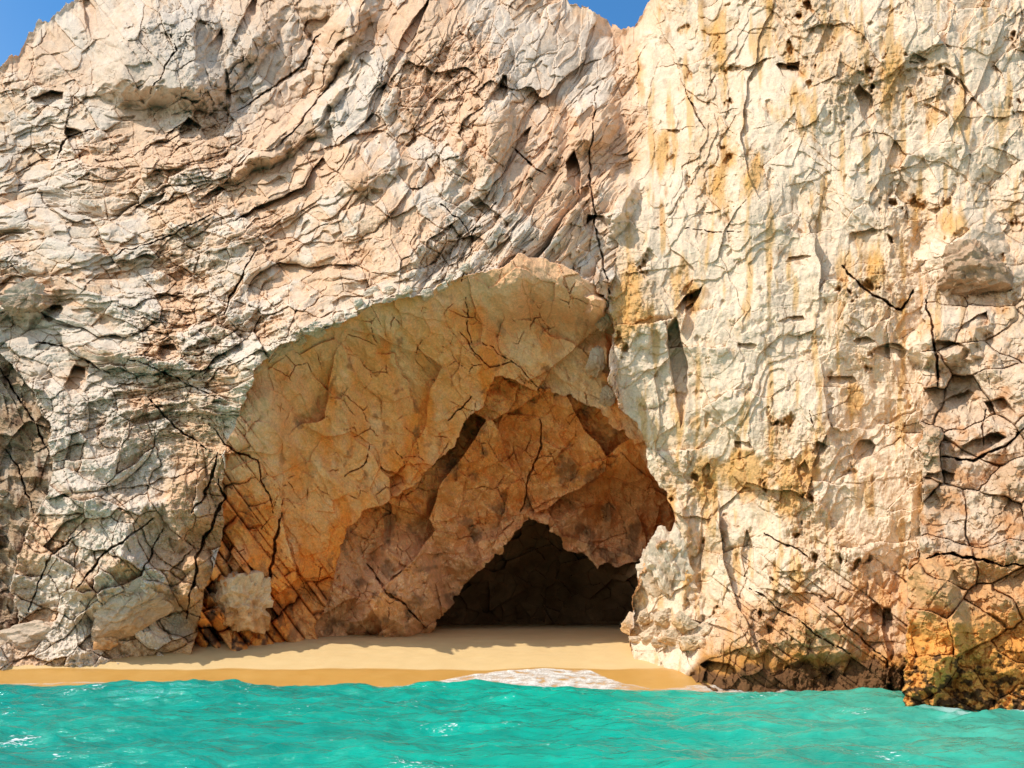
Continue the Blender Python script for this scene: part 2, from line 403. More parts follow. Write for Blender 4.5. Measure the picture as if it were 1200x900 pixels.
D[i] = D[i] * (1 - wb) + DB * wb
k = mixc(np.tile(C(.60, .42, .27), (len(i), 1)), C(.70, .56, .42), sst(-.3, .3, fbm(u / 40, v / 40, 541, 4) + .3 * sst(600, 450, v)))
k = mixc(k, C(.56, .29, .12), .8 * sst(.0, .35, fbm(u / 30, v / 25, 543, 4) + .25 * sst(620, 680, v)))
k = mixc(k, C(.68, .40, .18), .8 * sst(640, 670, v + 6 * w1[i]) )
k = mixc(k, C(.76, .38, .09), .95 * sst(705, 745, v + 20 * w3[i] + 10 * w1[i]))
k = mixc(k, C(.06, .03, .015), .9 * sst(.10, .25, fbm(u / 12, v / 9, 545, 4) + .5 * sst(740, 830, v) - .28) * sst(720, 760, v))
wb = wb * (sst(-2, 70, bd[i]) + (1 - sst(-2, 70, bd[i])) * sst(300, 480, v))
col[i] = col[i] * (1 - wb[:, None]) + k * wb[:, None]

# ---- the great recess over the cave
i = np.where(in_rec & ~in_inn)[0]
u, v = U[i], V[i]
d1, b1, h1 = facets(u / 110 + .15 * w1[i], v / 130 + .15 * w2[i], 601, .5, 2.0)
p = u * .6 + v * .8; q = u * .8 - v * .6
d2, b2, h2 = facets(p / 60 + .2 * w1[i], q / 38 + .15 * w3[i], 611, .22, .55)
d3, b3, h3 = facets(p / 22 + .2 * w3[i], q / 14 + .2 * w4[i], 621, .10, .16)
hair = 0
for sc, sd_ in ((75, 661), (40, 663)):
    f1, b, h1, h2, h3, dx, dy = voro(p / sc + .12 * w1[i] + .10 * w3[i], q / (sc * .6) + .12 * w2[i] + .10 * w4[i], sd_, 1.)
    hair = hair + .30 * sst(.9 / sc, .2 / sc, b) * sst(.05, .35, fbm(u / 50, v / 50, sd_ + 5, 3))
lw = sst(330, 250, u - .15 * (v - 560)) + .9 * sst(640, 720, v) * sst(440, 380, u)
e1, c1, g1 = bricks(p / 50 + .1 * w3[i], q / 20 + .1 * w1[i], 631, 1.3, .7, .4, .5, .08)
disp = d1 + d2 * 1.2 + d3 * 1.0 + hair - .5 * ridged(p / 120, q / 50, 645, 4) + .25 * fbm(u / 18, v / 22, 647, 4) + .06 * fbm(u / 6, v / 7, 643, 3) + lw * (e1 + d3 * 1.5)
edge, _ = pdist(RIM[1:13], u + 8 * w1[i], v + 8 * w2[i])
DRc = recess_f(u, v) + disp * (.35 + .65 * sst(0, 50, edge))
bl = np.maximum(sst(545, 620, u) * sst(75, 0, edge), sst(500, 470, v) * 0) 
bl = np.maximum(bl, sst(425, 475, v) * sst(400, 300, u) * sst(100, 0, edge))
D[i] = DRc * (1 - bl) + (left_f(u, v) + disp * .6) * bl
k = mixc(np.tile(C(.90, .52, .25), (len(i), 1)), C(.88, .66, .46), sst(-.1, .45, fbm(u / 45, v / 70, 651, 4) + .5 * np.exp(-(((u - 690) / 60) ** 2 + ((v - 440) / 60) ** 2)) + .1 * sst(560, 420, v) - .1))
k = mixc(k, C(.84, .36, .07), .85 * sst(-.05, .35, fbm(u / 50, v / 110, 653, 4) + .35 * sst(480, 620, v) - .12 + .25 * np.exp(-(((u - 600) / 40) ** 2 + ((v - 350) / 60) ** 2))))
k = mixc(k, C(.22, .12, .06), .6 * sst(.3, .5, fbm(u / 20, v / 28, 655, 4)) )
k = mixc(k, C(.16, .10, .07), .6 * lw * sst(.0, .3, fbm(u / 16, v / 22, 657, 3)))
k = mixc(k, C(.80, .64, .50), .75 * np.maximum(bl, np.maximum(sst(540, 600, u) * sst(120, 20, edge), .8 * sst(560, 470, v) * sst(60, 5, edge) * sst(.35, -.2, fbm(u / 30, v / 30, 659, 3)))))
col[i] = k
i = np.where(in_inn & ~in_drk)[0]
u, v = U[i], V[i]
p = u * .5 + v * .86; q = u * .86 - v * .5
d1, b1, h1 = facets(p / 90 + .15 * w1[i], q / 110 + .15 * w2[i], 701, 1.6, 3.4)
d2, b2, h2 = facets(p / 34 + .15 * w3[i], q / 46 + .2 * w1[i], 711, .45, 1.1)
d3, b3, h3 = facets(u / 13 + .2 * w3[i], v / 14, 721, .16, .28)
hair = 0
for sc, sd_ in ((60, 761), (30, 763)):
    f1, b, h1, h2, h3, dx, dy = voro(p / sc + .12 * w1[i] + .10 * w3[i], q / (sc * .6) + .12 * w2[i] + .10 * w4[i], sd_, 1.)
    hair = hair + .32 * sst(.9 / sc, .2 / sc, b) * sst(.0, .3, fbm(u / 50, v / 50, sd_ + 5, 3))
D[i] = inner_f(u, v) + d1 + d2 + d3 + hair + .9 * fbm(u / 50, v / 50, 731, 5) - .7 * ridged(p / 60, q / 34, 733, 4) + .25 * fbm(u / 10, v / 10, 735, 3)
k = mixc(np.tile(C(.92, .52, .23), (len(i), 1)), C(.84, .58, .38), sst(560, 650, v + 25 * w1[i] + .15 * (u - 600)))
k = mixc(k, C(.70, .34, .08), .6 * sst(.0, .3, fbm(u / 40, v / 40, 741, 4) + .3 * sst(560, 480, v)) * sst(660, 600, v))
k = mixc(k, C(.26, .17, .11), .7 * sst(.1, .4, fbm(u / 26, v / 30, 743, 4) + .25 * sst(600, 740, v) * sst(540, 760, u)))  # dark patches denser to lower right: cave shade put into the colour
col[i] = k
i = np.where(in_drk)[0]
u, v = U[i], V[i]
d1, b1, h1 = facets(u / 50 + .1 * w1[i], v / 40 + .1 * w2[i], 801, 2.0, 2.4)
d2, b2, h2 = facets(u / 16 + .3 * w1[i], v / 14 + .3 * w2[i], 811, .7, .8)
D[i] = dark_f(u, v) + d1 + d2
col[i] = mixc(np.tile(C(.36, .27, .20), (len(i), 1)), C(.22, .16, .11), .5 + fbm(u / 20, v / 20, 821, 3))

# ---- brown overhung wall at the left edge
inb = inside(BROWN, Uw, Vw) & (w_right == 0)
i = np.where(inb)[0]; u, v = U[i], V[i]
p = u * .9 + v * .45; q = u * .45 - v * .9
d2, b2, h2 = facets(p / 40 + .2 * w1[i], q / 70, 901, .7, .8)
d3, b3, h3 = facets(u / 13 + .2 * w3[i], v / 17 + .2 * w4[i], 905, .3, .5)
D[i] = left_f(u, v) + 2.2 + d2 + d3 - .7 * ridged(p / 60, q / 30, 909, 4) + .6 * fbm(u / 30, v / 40, 911, 5)
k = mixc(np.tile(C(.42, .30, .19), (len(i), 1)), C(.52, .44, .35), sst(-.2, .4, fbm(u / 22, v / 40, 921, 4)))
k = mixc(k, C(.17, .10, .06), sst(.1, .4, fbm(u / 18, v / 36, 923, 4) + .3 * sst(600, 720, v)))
col[i] = k

# ---- features that can be pointed at: (u, v, half length, half width, degrees, depth) hollows and bulges
_lr = random.Random(4)
def lump(u0, v0, a, b, ang, dep, power=2.0, sharp=None):
    m = np.where((np.abs(U - u0) < 2.4 * max(a, b)) & (np.abs(V - v0) < 2.4 * max(a, b)))[0]
    t = math.radians(ang); sc_ = 3 if sharp else 8
    du = U[m] - u0 + sc_ * w3[m] ; dv = V[m] - v0 + sc_ * w4[m]
    x = (du * math.cos(t) - dv * math.sin(t)) / a; y = (du * math.sin(t) + dv * math.cos(t)) / b
    r = np.zeros(len(m)); n = 5 + _lr.randint(0, 2); o = _lr.random() * 6.28
    for k in range(n):
        an = o + 6.2832 * (k + .6 * _lr.random()) / n; r = np.maximum(r, (x * math.cos(an) + y * math.sin(an)) / _lr.uniform(.7, 1.15))
    if sharp: g = sst(1.06, .94, r) * np.clip(.62 - .38 * dv / max(b, 5), .15, 1.0)
    else: g = np.clip(1.35 - r, 0, .62) / .62
    D[m] += dep * g * (.62 if (sharp and u0 > 815) else 1.0)
for a in [(222,152,13,13,-30,2.2,2,1),(58,118,16,9,20,1.8,2,1),(92,170,10,26,25,2.0,2,1),(925,84,17,8,-15,1.8,2,1),(1015,125,9,24,25,2.2,2,1),
          (930,78,8,5,0,1.4,2,1),(1074,70,10,8,0,1.0,2,1),(672,205,8,24,10,2.8,2,1),(700,262,18,9,-35,1.8,2,1),(806,355,18,7,40,1.6,2,1),(797,440,10,58,3,2.0,2,1),
          (806,380,7,30,-10,1.2,2,1),(1045,412,19,9,0,1.6,2,1),(1010,400,14,6,0,1.1,2,1),(985,445,18,5,-12,1.0,2,1),(960,525,7,8,-35,1.2,2,1),(1010,527,13,10,20,1.4,2,1),
          (935,303,16,4,8,.8,2,1),(930,374,14,4,5,.8,2,1),(875,405,10,4,0,.8,2,1),(828,552,5,9,0,.9,2,1),(873,522,10,5,0,1.,2,1),(945,560,8,18,10,1.,2,1),
          (1112,412,22,12,-15,1.5,2,1),(1145,378,18,7,25,1.5,2,1),(1120,470,26,6,25,1.1,2,1),(1150,520,34,9,20,2.2,2,1),(1175,483,12,16,20,1.8,2,1),(1100,560,22,8,10,1.2,2,1),
          (1128,120,18,30,30,1.2,2,1),(60,365,12,9,20,1.7,2,1),(200,415,14,12,-20,1.3,2,1),(90,445,14,18,0,1.5,2,1),(290,20,6,34,-25,1.8,2,1),
          (250,60,9,22,-20,1.1,2,1),(105,15,7,26,12,1.6,2,1),(170,240,26,5,35,1.2,2,1),(245,232,26,4,35,1.1,2,1),
          (585,110,20,10,60,1.6,2,1),(600,180,6,40,-35,1.5,2,1),(575,250,6,34,50,1.1,2,1),(470,60,7,44,-28,1.7,2,1),(440,120,6,30,-25,1.4,2,1),
          (840,738,30,5,-18,.8,2,1),(1042,745,7,34,8,2.0,2,1),(1028,722,9,14,20,1.6,2,1),(845,786,22,9,-10,1.8,2,1),(876,650,7,26,0,1.0,2,1)]:
    lump(*a)
for a in [(190,70,66,60,20,-4.6),(325,95,62,52,35,3.2),(395,50,16,60,-38,-2.6),(350,150,14,60,-48,-2.2),(30,352,26,16,20,-1.6),(300,60,60,70,0,-1.4),(430,190,34,44,-20,-1.2),(690,150,26,34,-30,-2.2),(718,235,26,26,0,-1.8),
          (560,150,60,26,60,-1.2),(705,420,14,20,0,-1.5),(600,640,70,26,30,-1.5),(480,690,40,60,20,-3.5),(700,360,12,16,0,-1.2),
          (1138,300,48,44,0,-1.6),(1120,395,44,22,20,-1.8),(110,620,60,50,40,-1.6),(140,690,70,30,20,-1.5),(245,690,40,40,30,-1.6),(215,590,26,34,0,-1.3),
          (790,620,26,30,0,-.8),(780,690,36,60,0,-1.2),(1100,730,24,70,0,-1.2),(960,745,60,30,0,-.8),(500,570,50,22,35,-1.0)]:
    lump(*a)

# ---- long joints
def joint(pts, w, dep, wob=3.0):
    P = np.array(pts, float); m = np.where((U > P[:, 0].min() - 14) & (U < P[:, 0].max() + 14) & (V > P[:, 1].min() - 14) & (V < P[:, 1].max() + 14))[0]
    d, t = pdist(pts, U[m] + wob * w3[m] * 1.5, V[m] + wob * w4[m] * 1.5)
    w = w * .5; dep = dep * .75; nz = fbm(U[m] / 5, V[m] / 5, 79, 2)
    d = np.maximum(d + .8 * nz, 0)
    ww = w * (.35 + .65 * np.sin(np.pi * np.clip(t, 0, 1))) * (1 + .6 * fbm(U[m] / 9, V[m] / 9, 77, 2))
    D[m] += dep * sst(1.2, .4, d / np.maximum(ww, .3))
for a in [([(245,495),(262,520),(300,540),(320,600)],2,1.),([(300,290),(270,350),(262,368)],2.5,1.2),
          ([(175,465),(205,500),(248,530)],2.2,1.4),([(255,530),(240,580),(225,600)],3,1.6),([(256,560),(262,585),(232,650),(218,725)],3.4,2.),
          ([(190,620),(160,690),(150,735)],2.6,1.4),([(100,620),(60,650),(30,720)],2.2,1.),([(180,608),(120,650),(90,690)],2.6,1.3),
          ([(330,600),(318,660),(312,700)],3.5,1.6),([(540,385),(553,410),(575,430),(600,425)],1.3,.6),
          ([(610,600),(620,560),(636,520),(632,490)],2.2,1.),
          ([(434,520),(425,545),(405,560)],1.4,.6),([(552,465),(540,480),(525,492)],1.6,.8),([(545,350),(548,380),(553,405)],1.2,.6),
          ([(640,460),(600,424),(560,400)],1.1,.5),([(430,660),(450,690),(500,735)],2.0,1.5),([(585,235),(560,260),(540,330)],1.6,.8),
          ([(600,170),(625,195),(640,205)],2.2,1.5),([(515,240),(535,255),(552,275)],1.8,1.),([(700,100),(690,200),(702,290),(716,345)],2.5,1.2),
          ([(800,100),(820,140),(828,150)],1.8,1.0),([(800,265),(840,272),(868,270)],1.2,.6),([(985,310),(1020,345),(1058,362),(1070,340)],3.0,1.6),
          ([(950,480),(952,500)],1.5,.8),([(895,625),(925,640),(950,655)],1.8,.9),
          ([(880,690),(960,745),(1000,770)],1.5,.9),([(960,700),(1000,740),(1040,775)],1.5,.9),
          ([(1085,655),(1110,648),(1140,655),(1165,660),(1200,662)],3,1.8),([(1100,536),(1140,540),(1180,520),(1200,500)],3.4,1.4),
          ([(1155,475),(1152,520)],2,1.),([(1085,350),(1100,430),(1098,455)],4,1.6),
          ([(0,430),(30,480),(60,530)],2,1.2),([(0,520),(20,545),(40,600)],1.6,1.),([(150,420),(200,440),(262,470)],1.8,1.),
          ([(65,185),(80,160),(110,150)],2.4,1.3),([(200,40),(205,60),(175,110)],1.6,1.),([(375,40),(350,80),(280,130)],2.6,1.4),([(330,170),(370,120),(400,80)],2.0,1.2),
          ([(130,300),(190,280),(250,250)],1.8,1.),([(40,400),(80,410),(130,440)],2.2,1.2)]:
    joint(*a)

# bright broken ledge on the brow of the recess
ed, tt = pdist(RIM[2:13], Uw, Vw)
m = np.where((ed < 26) & ~in_rec & (w_right < .5) & (U < 590))[0]
kx, kb, kh = facets(U[m] / 15 + .3 * w3[m], V[m] / 12, 951, 1.0, 1.0)
g = sst(26, 4, ed[m]) * sst(0, .1, tt[m]) * sst(590, 540, U[m])
D[m] += g * (kx - 1.0)
col[m] = mixc(col[m], C(.74, .68, .58), g * .8)

# ---- skyline: behind it the top falls away from the viewer
sk = np.interp(US, [-300,-120,-40,0,10,22,34,50,62,80,95,200,600,650,668,690,705,715,728,742,750,762,776,850,1500],
               [330,190,120,80,68,62,36,24,14,6,-8,-150,-150,-25,0,10,16,28,36,34,20,0,-25,-150,-150])
sk = sk + 7 * fbm(US / 22, US * 0, 961, 3) + 3.5 * fbm(US / 6, US * 0 + 4, 963, 2) + facets(US / 13, US * 0 + .5, 965, 7, 5)[0] 
SK = np.tile(sk, NV)
Dg = D.reshape(NV, NU)
idx = np.clip(np.searchsorted(VS, sk), 0, NV - 1)
Dsky = Dg[idx, np.arange(NU)]
for k_ in range(NU):                                       # no spikes on the crest
    a0 = max(0, k_ - 3)
Dsk = np.convolve(np.pad(Dsky, 6, mode='edge'), np.ones(13) / 13, 'valid')
above = V < SK
h = np.maximum(SK - V, 0)
Dbase = np.where(above, np.tile(Dsk, NV) , D)
near = sst(26, 0, V - SK) * (~above)
Dbase = Dbase * (1 - near) + np.tile(Dsk, NV) * near + near * .5 * w3
P = point(U, np.where(above, SK, V), Dbase)
P[:, 1] += h * .16; P[:, 2] -= h * .02 + .0 * h
P[:, 0] += 0

# keep faces, split into the pieces one can name
ii = np.arange(NU * NV).reshape(NV, NU)
q = np.stack([ii[:-1, :-1], ii[1:, :-1], ii[1:, 1:], ii[:-1, 1:]], -1).reshape(-1, 4)
kind = np.where(in_but & (w_but > .02), 3, np.where(in_rec, 2, np.where(w_right > .5, 1, 0)))
fk = kind[q[:, 0]]
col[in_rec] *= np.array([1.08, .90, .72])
def piece(k_, name, mat):
    f = q[fk == k_]; used = np.unique(f); re = np.full(NU * NV, -1); re[used] = np.arange(len(used))
    return mesh_obj(name, P[used], re[f], [mat], cols=np.clip(col[used] * np.array([1.03, .93, .83]), .008, .92))
tag(piece(0, 'cliff_left', M_ROCK), kind='structure')
tag(piece(1, 'cliff_right', M_ROCK), kind='structure')
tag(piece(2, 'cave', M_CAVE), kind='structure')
tag(piece(3, 'rock_buttress', M_ROCK), 'brown blocky rock buttress with ochre crusted foot, rising from the water at the right edge', 'rock buttress')

def cliff_depth(u, v):
    a = int(np.argmin(abs(VS - v))); b = int(np.argmin(abs(US - u))); return float(Dbase.reshape(NV, NU)[a, b])

# ================================================================ beach
SX = np.arange(-60, 60, .25); SY = np.r_[np.arange(30, 39, .5), np.arange(39, 56, .12), np.arange(56, 86, .5)]
X, Y = np.meshgrid(SX, SY); X = X.ravel(); Y = Y.ravel()
sh = 1.0 * fbm(X / 9, Y * 0, 1001, 3) - .02 * X                  # shoreline wander
yy = Y + sh * .6
Z = np.interp(yy, [30, 39, 42, 44.3, 45.2, 50, 51.2, 55, 60, 70, 90], [-1.8, -.55, 0.0, .70, .86, 1.72, 1.86, 2.05, 2.36, 2.5, 2.6])
Z = Z + .05 * fbm(X / 3, Y / 2, 1003, 4) + .035 * fbm(X / .7, Y / .6, 1005, 3) * sst(45, 48, yy)
wet_edge = 44.6 + .8 * fbm(X / 6, X * 0, 1007, 3) + .1 * fbm(X / 1.2, X * 0, 1009, 2)
wet = sst(.12, -.12, yy - wet_edge)
nx, ny = len(SX), len(SY); ii = np.arange(nx * ny).reshape(ny, nx)
qs = np.stack([ii[:-1, :-1], ii[:-1, 1:], ii[1:, 1:], ii[1:, :-1]], -1).reshape(-1, 4)
m, t, b = nodes('sand'); L = t.links.new
aw = N(t, 'ShaderNodeAttribute', attribute_name='wet'); tc = N(t, 'ShaderNodeTexCoord')
n1 = N(t, 'ShaderNodeTexNoise', i_Scale=1.2, i_Detail=6.0); L(tc.outputs['Object'], n1.inputs['Vector'])
n2 = N(t, 'ShaderNodeTexNoise', i_Scale=28.0, i_Detail=4.0, i_Roughness=.8); L(tc.outputs['Object'], n2.inputs['Vector'])
dry = N(t, 'ShaderNodeMix', data_type='RGBA'); dry.inputs[6].default_value = (.64, .43, .18, 1); dry.inputs[7].default_value = (.72, .51, .24, 1); L(n1.outputs[0], dry.inputs[0])
wt = N(t, 'ShaderNodeMix', data_type='RGBA'); wt.inputs[6].default_value = (.50, .25, .05, 1); wt.inputs[7].default_value = (.60, .33, .09, 1); L(n1.outputs[0], wt.inputs[0])
mm = N(t, 'ShaderNodeMix', data_type='RGBA'); L(aw.outputs['Fac'], mm.inputs[0]); L(dry.outputs[2], mm.inputs[6]); L(wt.outputs[2], mm.inputs[7])
gr = N(t, 'ShaderNodeMapRange'); gr.inputs['To Min'].default_value = .86; gr.inputs['To Max'].default_value = 1.1; L(n2.outputs[0], gr.inputs['Value'])
ms = N(t, 'ShaderNodeVectorMath', operation='SCALE'); L(mm.outputs[2], ms.inputs[0]); L(gr.outputs[0], ms.inputs['Scale']); L(ms.outputs[0], b.inputs['Base Color'])
rr = N(t, 'ShaderNodeMapRange'); rr.inputs['To Min'].default_value = .95; rr.inputs['To Max'].default_value = .35; L(aw.outputs['Fac'], rr.inputs['Value']); L(rr.outputs[0], b.inputs['Roughness'])
bs = N(t, 'ShaderNodeMath', operation='MULTIPLY_ADD'); bs.inputs[1].default_value = -.3; bs.inputs[2].default_value = .35; L(aw.outputs['Fac'], bs.inputs[0])
bp = N(t, 'ShaderNodeBump', i_Distance=.05); L(bs.outputs[0], bp.inputs['Strength']); L(n2.outputs[0], bp.inputs['Height']); L(bp.outputs[0], b.inputs['Normal'])
M_SAND = m
tag(mesh_obj('beach', np.stack([X, Y, Z], -1), qs, [M_SAND], attrs={'wet': wet}, smooth=True), kind='structure')
def sand_z(x, y):
    return float(Z.reshape(ny, nx)[int(np.argmin(abs(SY - y))), int(np.argmin(abs(SX - x)))])

# ================================================================ sea
WX = np.r_[-3000, -800, -200, -90, np.arange(-45, 45, .13), 90, 200, 800, 3000]
WY = np.r_[-3000, -800, -200, -60, -20, 0, np.arange(10, 46, .07)]
X, Y = np.meshgrid(WX, WY); X = X.ravel(); Y = Y.ravel()
fl = ((np.abs(X) < 60) & (Y > 5)) * 1.0
def wave(X, Y):
    xw = X + 1.2 * fbm(X / 7, Y / 7, 1101, 2); yw = Y + 1.0 * fbm(X / 6, Y / 6, 1103, 2)
    z = .42 * fbm(X / 8, Y / 3.2, 1105, 3)
    z = z + .23 * ridged(xw / 3.4, yw / 1.7, 1107, 3) + .07 * ridged(xw / 1.2 + .3, yw / .7, 1109, 3)
    z = z + .012 * fbm(X / .35, Y / .2, 1111, 2)
    crest = 39.2 + .5 * fbm(X / 8, X * 0, 1113, 2) + .02 * X
    amp = np.interp(X, [-45, -24, -19, -16, -12, -8, -4, -2, 1, 4, 9, 14, 45], [.1, .18, .33, .46, .34, .28, .44, .46, .22, .08, .06, .05, .05])
    amp = amp * (1 + .25 * fbm(X / 2, X * 0, 1115, 3))
    dy = Y - crest
    z = z * sst(41.5, 37, Y) + amp * np.where(dy < 0, np.exp(-(dy / 3.2) ** 2), np.exp(-(dy / .7) ** 2))
    return z
Z2 = wave(X, Y) * fl
Z2 = np.where(Y > 40.6, Z2 - .10 * (Y - 40.6), Z2)
nx2, ny2 = len(WX), len(WY); ii = np.arange(nx2 * ny2).reshape(ny2, nx2)
qw = np.stack([ii[:-1, :-1], ii[:-1, 1:], ii[1:, 1:], ii[1:, :-1]], -1).reshape(-1, 4)
foam = sst(.12, .3, fbm(X / 1.3, Y / .7, 1121, 4)) * np.exp(-((Y - 31.0 + .25 * 0) / 1.2) ** 2) * sst(12, 15, X)
foam = np.maximum(foam, .8 * sst(.0, .3, fbm(X / 1.3, Y / .7, 1123, 4)) * sst(38.2, 40.0, Y) * sst(4, 8, X))
m, t, b = nodes('sea_water'); L = t.links.new
tc = N(t, 'ShaderNodeTexCoord'); fa = N(t, 'ShaderNodeAttribute', attribute_name='foam')
n1 = N(t, 'ShaderNodeTexNoise', i_Scale=.09, i_Detail=4.0); L(tc.outputs['Object'], n1.inputs['Vector'])
sx = N(t, 'ShaderNodeSeparateXYZ'); L(tc.outputs['Object'], sx.inputs[0])
ra = N(t, 'ShaderNodeMapRange'); ra.inputs['From Min'].default_value = -20; ra.inputs['From Max'].default_value = 6; L(sx.outputs[0], ra.inputs['Value'])
am_ = N(t, 'ShaderNodeMath', operation='MULTIPLY_ADD'); am_.inputs[1].default_value = 1.6; L(n1.outputs[0], am_.inputs[0])
sb = N(t, 'ShaderNodeMath', operation='SUBTRACT'); sb.inputs[1].default_value = .8; L(ra.outputs[0], sb.inputs[0]); L(sb.outputs[0], am_.inputs[2]); am_.use_clamp = True
cm = N(t, 'ShaderNodeMix', data_type='RGBA'); cm.inputs[6].default_value = (.0, .27, .22, 1); cm.inputs[7].default_value = (.002, .41, .275, 1); L(am_.outputs[0], cm.inputs[0])
n3 = N(t, 'ShaderNodeTexNoise', i_Scale=7.0, i_Detail=5.0, i_Roughness=.75)
mp = N(t, 'ShaderNodeMapping'); mp.inputs['Scale'].default_value = (.6, 1.6, 1); L(tc.outputs['Object'], mp.inputs[0]); L(mp.outputs[0], n3.inputs['Vector'])
n4 = N(t, 'ShaderNodeTexNoise', i_Scale=.35, i_Detail=3.0); L(tc.outputs['Object'], n4.inputs['Vector'])
pr = N(t, 'ShaderNodeMath', operation='MULTIPLY'); L(n3.outputs[0], pr.inputs[0]); L(n4.outputs[0], pr.inputs[1])
fk_ = N(t, 'ShaderNodeMapRange'); fk_.inputs['From Min'].default_value = .385; fk_.inputs['From Max'].default_value = .42; L(pr.outputs[0], fk_.inputs['Value'])
mxf = N(t, 'ShaderNodeMath', operation='MAXIMUM'); L(fk_.outputs[0], mxf.inputs[0]); L(fa.outputs['Fac'], mxf.inputs[1])
rx = N(t, 'ShaderNodeMapRange'); rx.inputs['From Min'].default_value = 3; rx.inputs['From Max'].default_value = 12; L(sx.outputs[0], rx.inputs['Value'])
rm = N(t, 'ShaderNodeMath', operation='MULTIPLY'); L(rx.outputs[0], rm.inputs[0]); L(n1.outputs[0], rm.inputs[1])
cs = N(t, 'ShaderNodeMix', data_type='RGBA'); cs.inputs[7].default_value = (.10, .36, .25, 1); L(rm.outputs[0], cs.inputs[0]); L(cm.outputs[2], cs.inputs[6])
# wave shading painted into the colour: broad patches, dark for troughs, pale for backs
nb = N(t, 'ShaderNodeTexNoise', i_Scale=.8, i_Detail=6.0, i_Roughness=.62); mb = N(t, 'ShaderNodeMapping'); mb.inputs['Scale'].default_value = (.45, 1.5, 1); L(tc.outputs['Object'], mb.inputs[0]); L(mb.outputs[0], nb.inputs['Vector'])
nr = N(t, 'ShaderNodeMapRange'); nr.inputs['From Min'].default_value = .35; nr.inputs['From Max'].default_value = .65; nr.inputs['To Min'].default_value = .72; nr.inputs['To Max'].default_value = 1.08; L(nb.outputs[0], nr.inputs['Value'])
cp = N(t, 'ShaderNodeVectorMath', operation='SCALE'); L(cs.outputs[2], cp.inputs[0]); L(nr.outputs[0], cp.inputs['Scale'])
dp = N(t, 'ShaderNodeMapRange'); dp.inputs['From Min'].default_value = 0; dp.inputs['From Max'].default_value = 16; L(sx.outputs[1], dp.inputs['Value'])
cd = N(t, 'ShaderNodeMix', data_type='RGBA'); cd.inputs[6].default_value = (.01, .05, .08, 1); L(dp.outputs[0], cd.inputs[0]); L(cp.outputs[0], cd.inputs[7])
cf = N(t, 'ShaderNodeMix', data_type='RGBA'); cf.inputs[7].default_value = (.78, .8, .78, 1); L(mxf.outputs[0], cf.inputs[0]); L(cd.outputs[2], cf.inputs[6])
L(cf.outputs[2], b.inputs['Base Color'])
rg = N(t, 'ShaderNodeMapRange'); rg.inputs['To Min'].default_value = .10; rg.inputs['To Max'].default_value = .8; L(mxf.outputs[0], rg.inputs['Value']); L(rg.outputs[0], b.inputs['Roughness'])
b.inputs['IOR'].default_value = 1.33
n5_ = N(t, 'ShaderNodeTexNoise', i_Scale=4.0, i_Detail=5.0, i_Roughness=.6); L(mp.outputs[0], n5_.inputs['Vector'])
bp = N(t, 'ShaderNodeBump', i_Strength=.6, i_Distance=.16); L(n5_.outputs[0], bp.inputs['Height']); L(bp.outputs[0], b.inputs['Normal'])
M_SEA = m
tag(mesh_obj('sea', np.stack([X, Y, Z2], -1), qw, [M_SEA], attrs={'foam': foam}, smooth=True), kind='structure')

# ---- water running up the sand: thin sheet of broken foam
FX = np.arange(-34, 15, .07); FY = np.arange(40.0, 45.4, .05)
X, Y = np.meshgrid(FX, FY); X = X.ravel(); Y = Y.ravel()
reach = np.interp(X, [-34, -24, -18, -12, -8, -5, -4, -2.5, 0, 2, 3.6, 5, 6.5, 9, 13], [42.6, 42.4, 42.7, 42.0, 42.4, 42.3, 42.6, 43.4, 44.4, 44.7, 44.6, 42.9, 42.3, 42.9, 42.6]) + .25 * fbm(X / 1.2, X * 0, 1201, 3) + .3 * fbm(X / 4, X * 0, 1202, 2)
main = np.maximum(sst(-5, -2, X) * sst(6, 4, X), .6 * sst(6, 7.5, X))
lace = fbm(X / .55 + .6 * fbm(X, Y, 1203, 2), Y / .30, 1205, 4)
front = sst(.0, .12, reach - Y) 
lace2 = ridged(X / .5 + .5 * lace, Y / .28, 1207, 3)
dens = np.maximum(sst(.28, .0, reach - Y) * .75 * sst(-.3, .2, lace + .15), (.45 + .3 * sst(-.2, .5, lace2) + .35 * sst(-.1, .3, lace)) * main * sst(-.5, -.1, lace)) * front * sst(14.5, 12, X)
def bz(X, Y):
    a = np.clip(((Y - SY[0])), 0, None)
    j = np.clip(np.searchsorted(SY, Y) - 1, 0, len(SY) - 2); k = np.clip(((X + 60) / .25).astype(int), 0, nx - 2)
    ty = (Y - SY[j]) / (SY[j + 1] - SY[j]); tx = (X - SX[k]) / .25; G = Z.reshape(ny, nx)
    return (G[j, k] * (1 - tx) + G[j, k + 1] * tx) * (1 - ty) + (G[j + 1, k] * (1 - tx) + G[j + 1, k + 1] * tx) * ty
zf = bz(X, Y) + .012 + .03 * dens * (1 + lace)
nfx, nfy = len(FX), len(FY); ii = np.arange(nfx * nfy).reshape(nfy, nfx)
qf = np.stack([ii[:-1, :-1], ii[:-1, 1:], ii[1:, 1:], ii[1:, :-1]], -1).reshape(-1, 4)
keep = dens[qf].max(1) > .03; qf = qf[keep]
used = np.unique(qf); re_ = np.full(len(X), -1); re_[used] = np.arange(len(used))
m, t, b = nodes('foam'); b.inputs['Base Color'].default_value = (.78, .74, .66, 1); b.inputs['Roughness'].default_value = .6
L = t.links.new; fd = N(t, 'ShaderNodeAttribute', attribute_name='cover'); tc = N(t, 'ShaderNodeTexCoord')
fn = N(t, 'ShaderNodeTexNoise', i_Scale=14.0, i_Detail=4.0, i_Roughness=.7); L(tc.outputs['Object'], fn.inputs['Vector'])
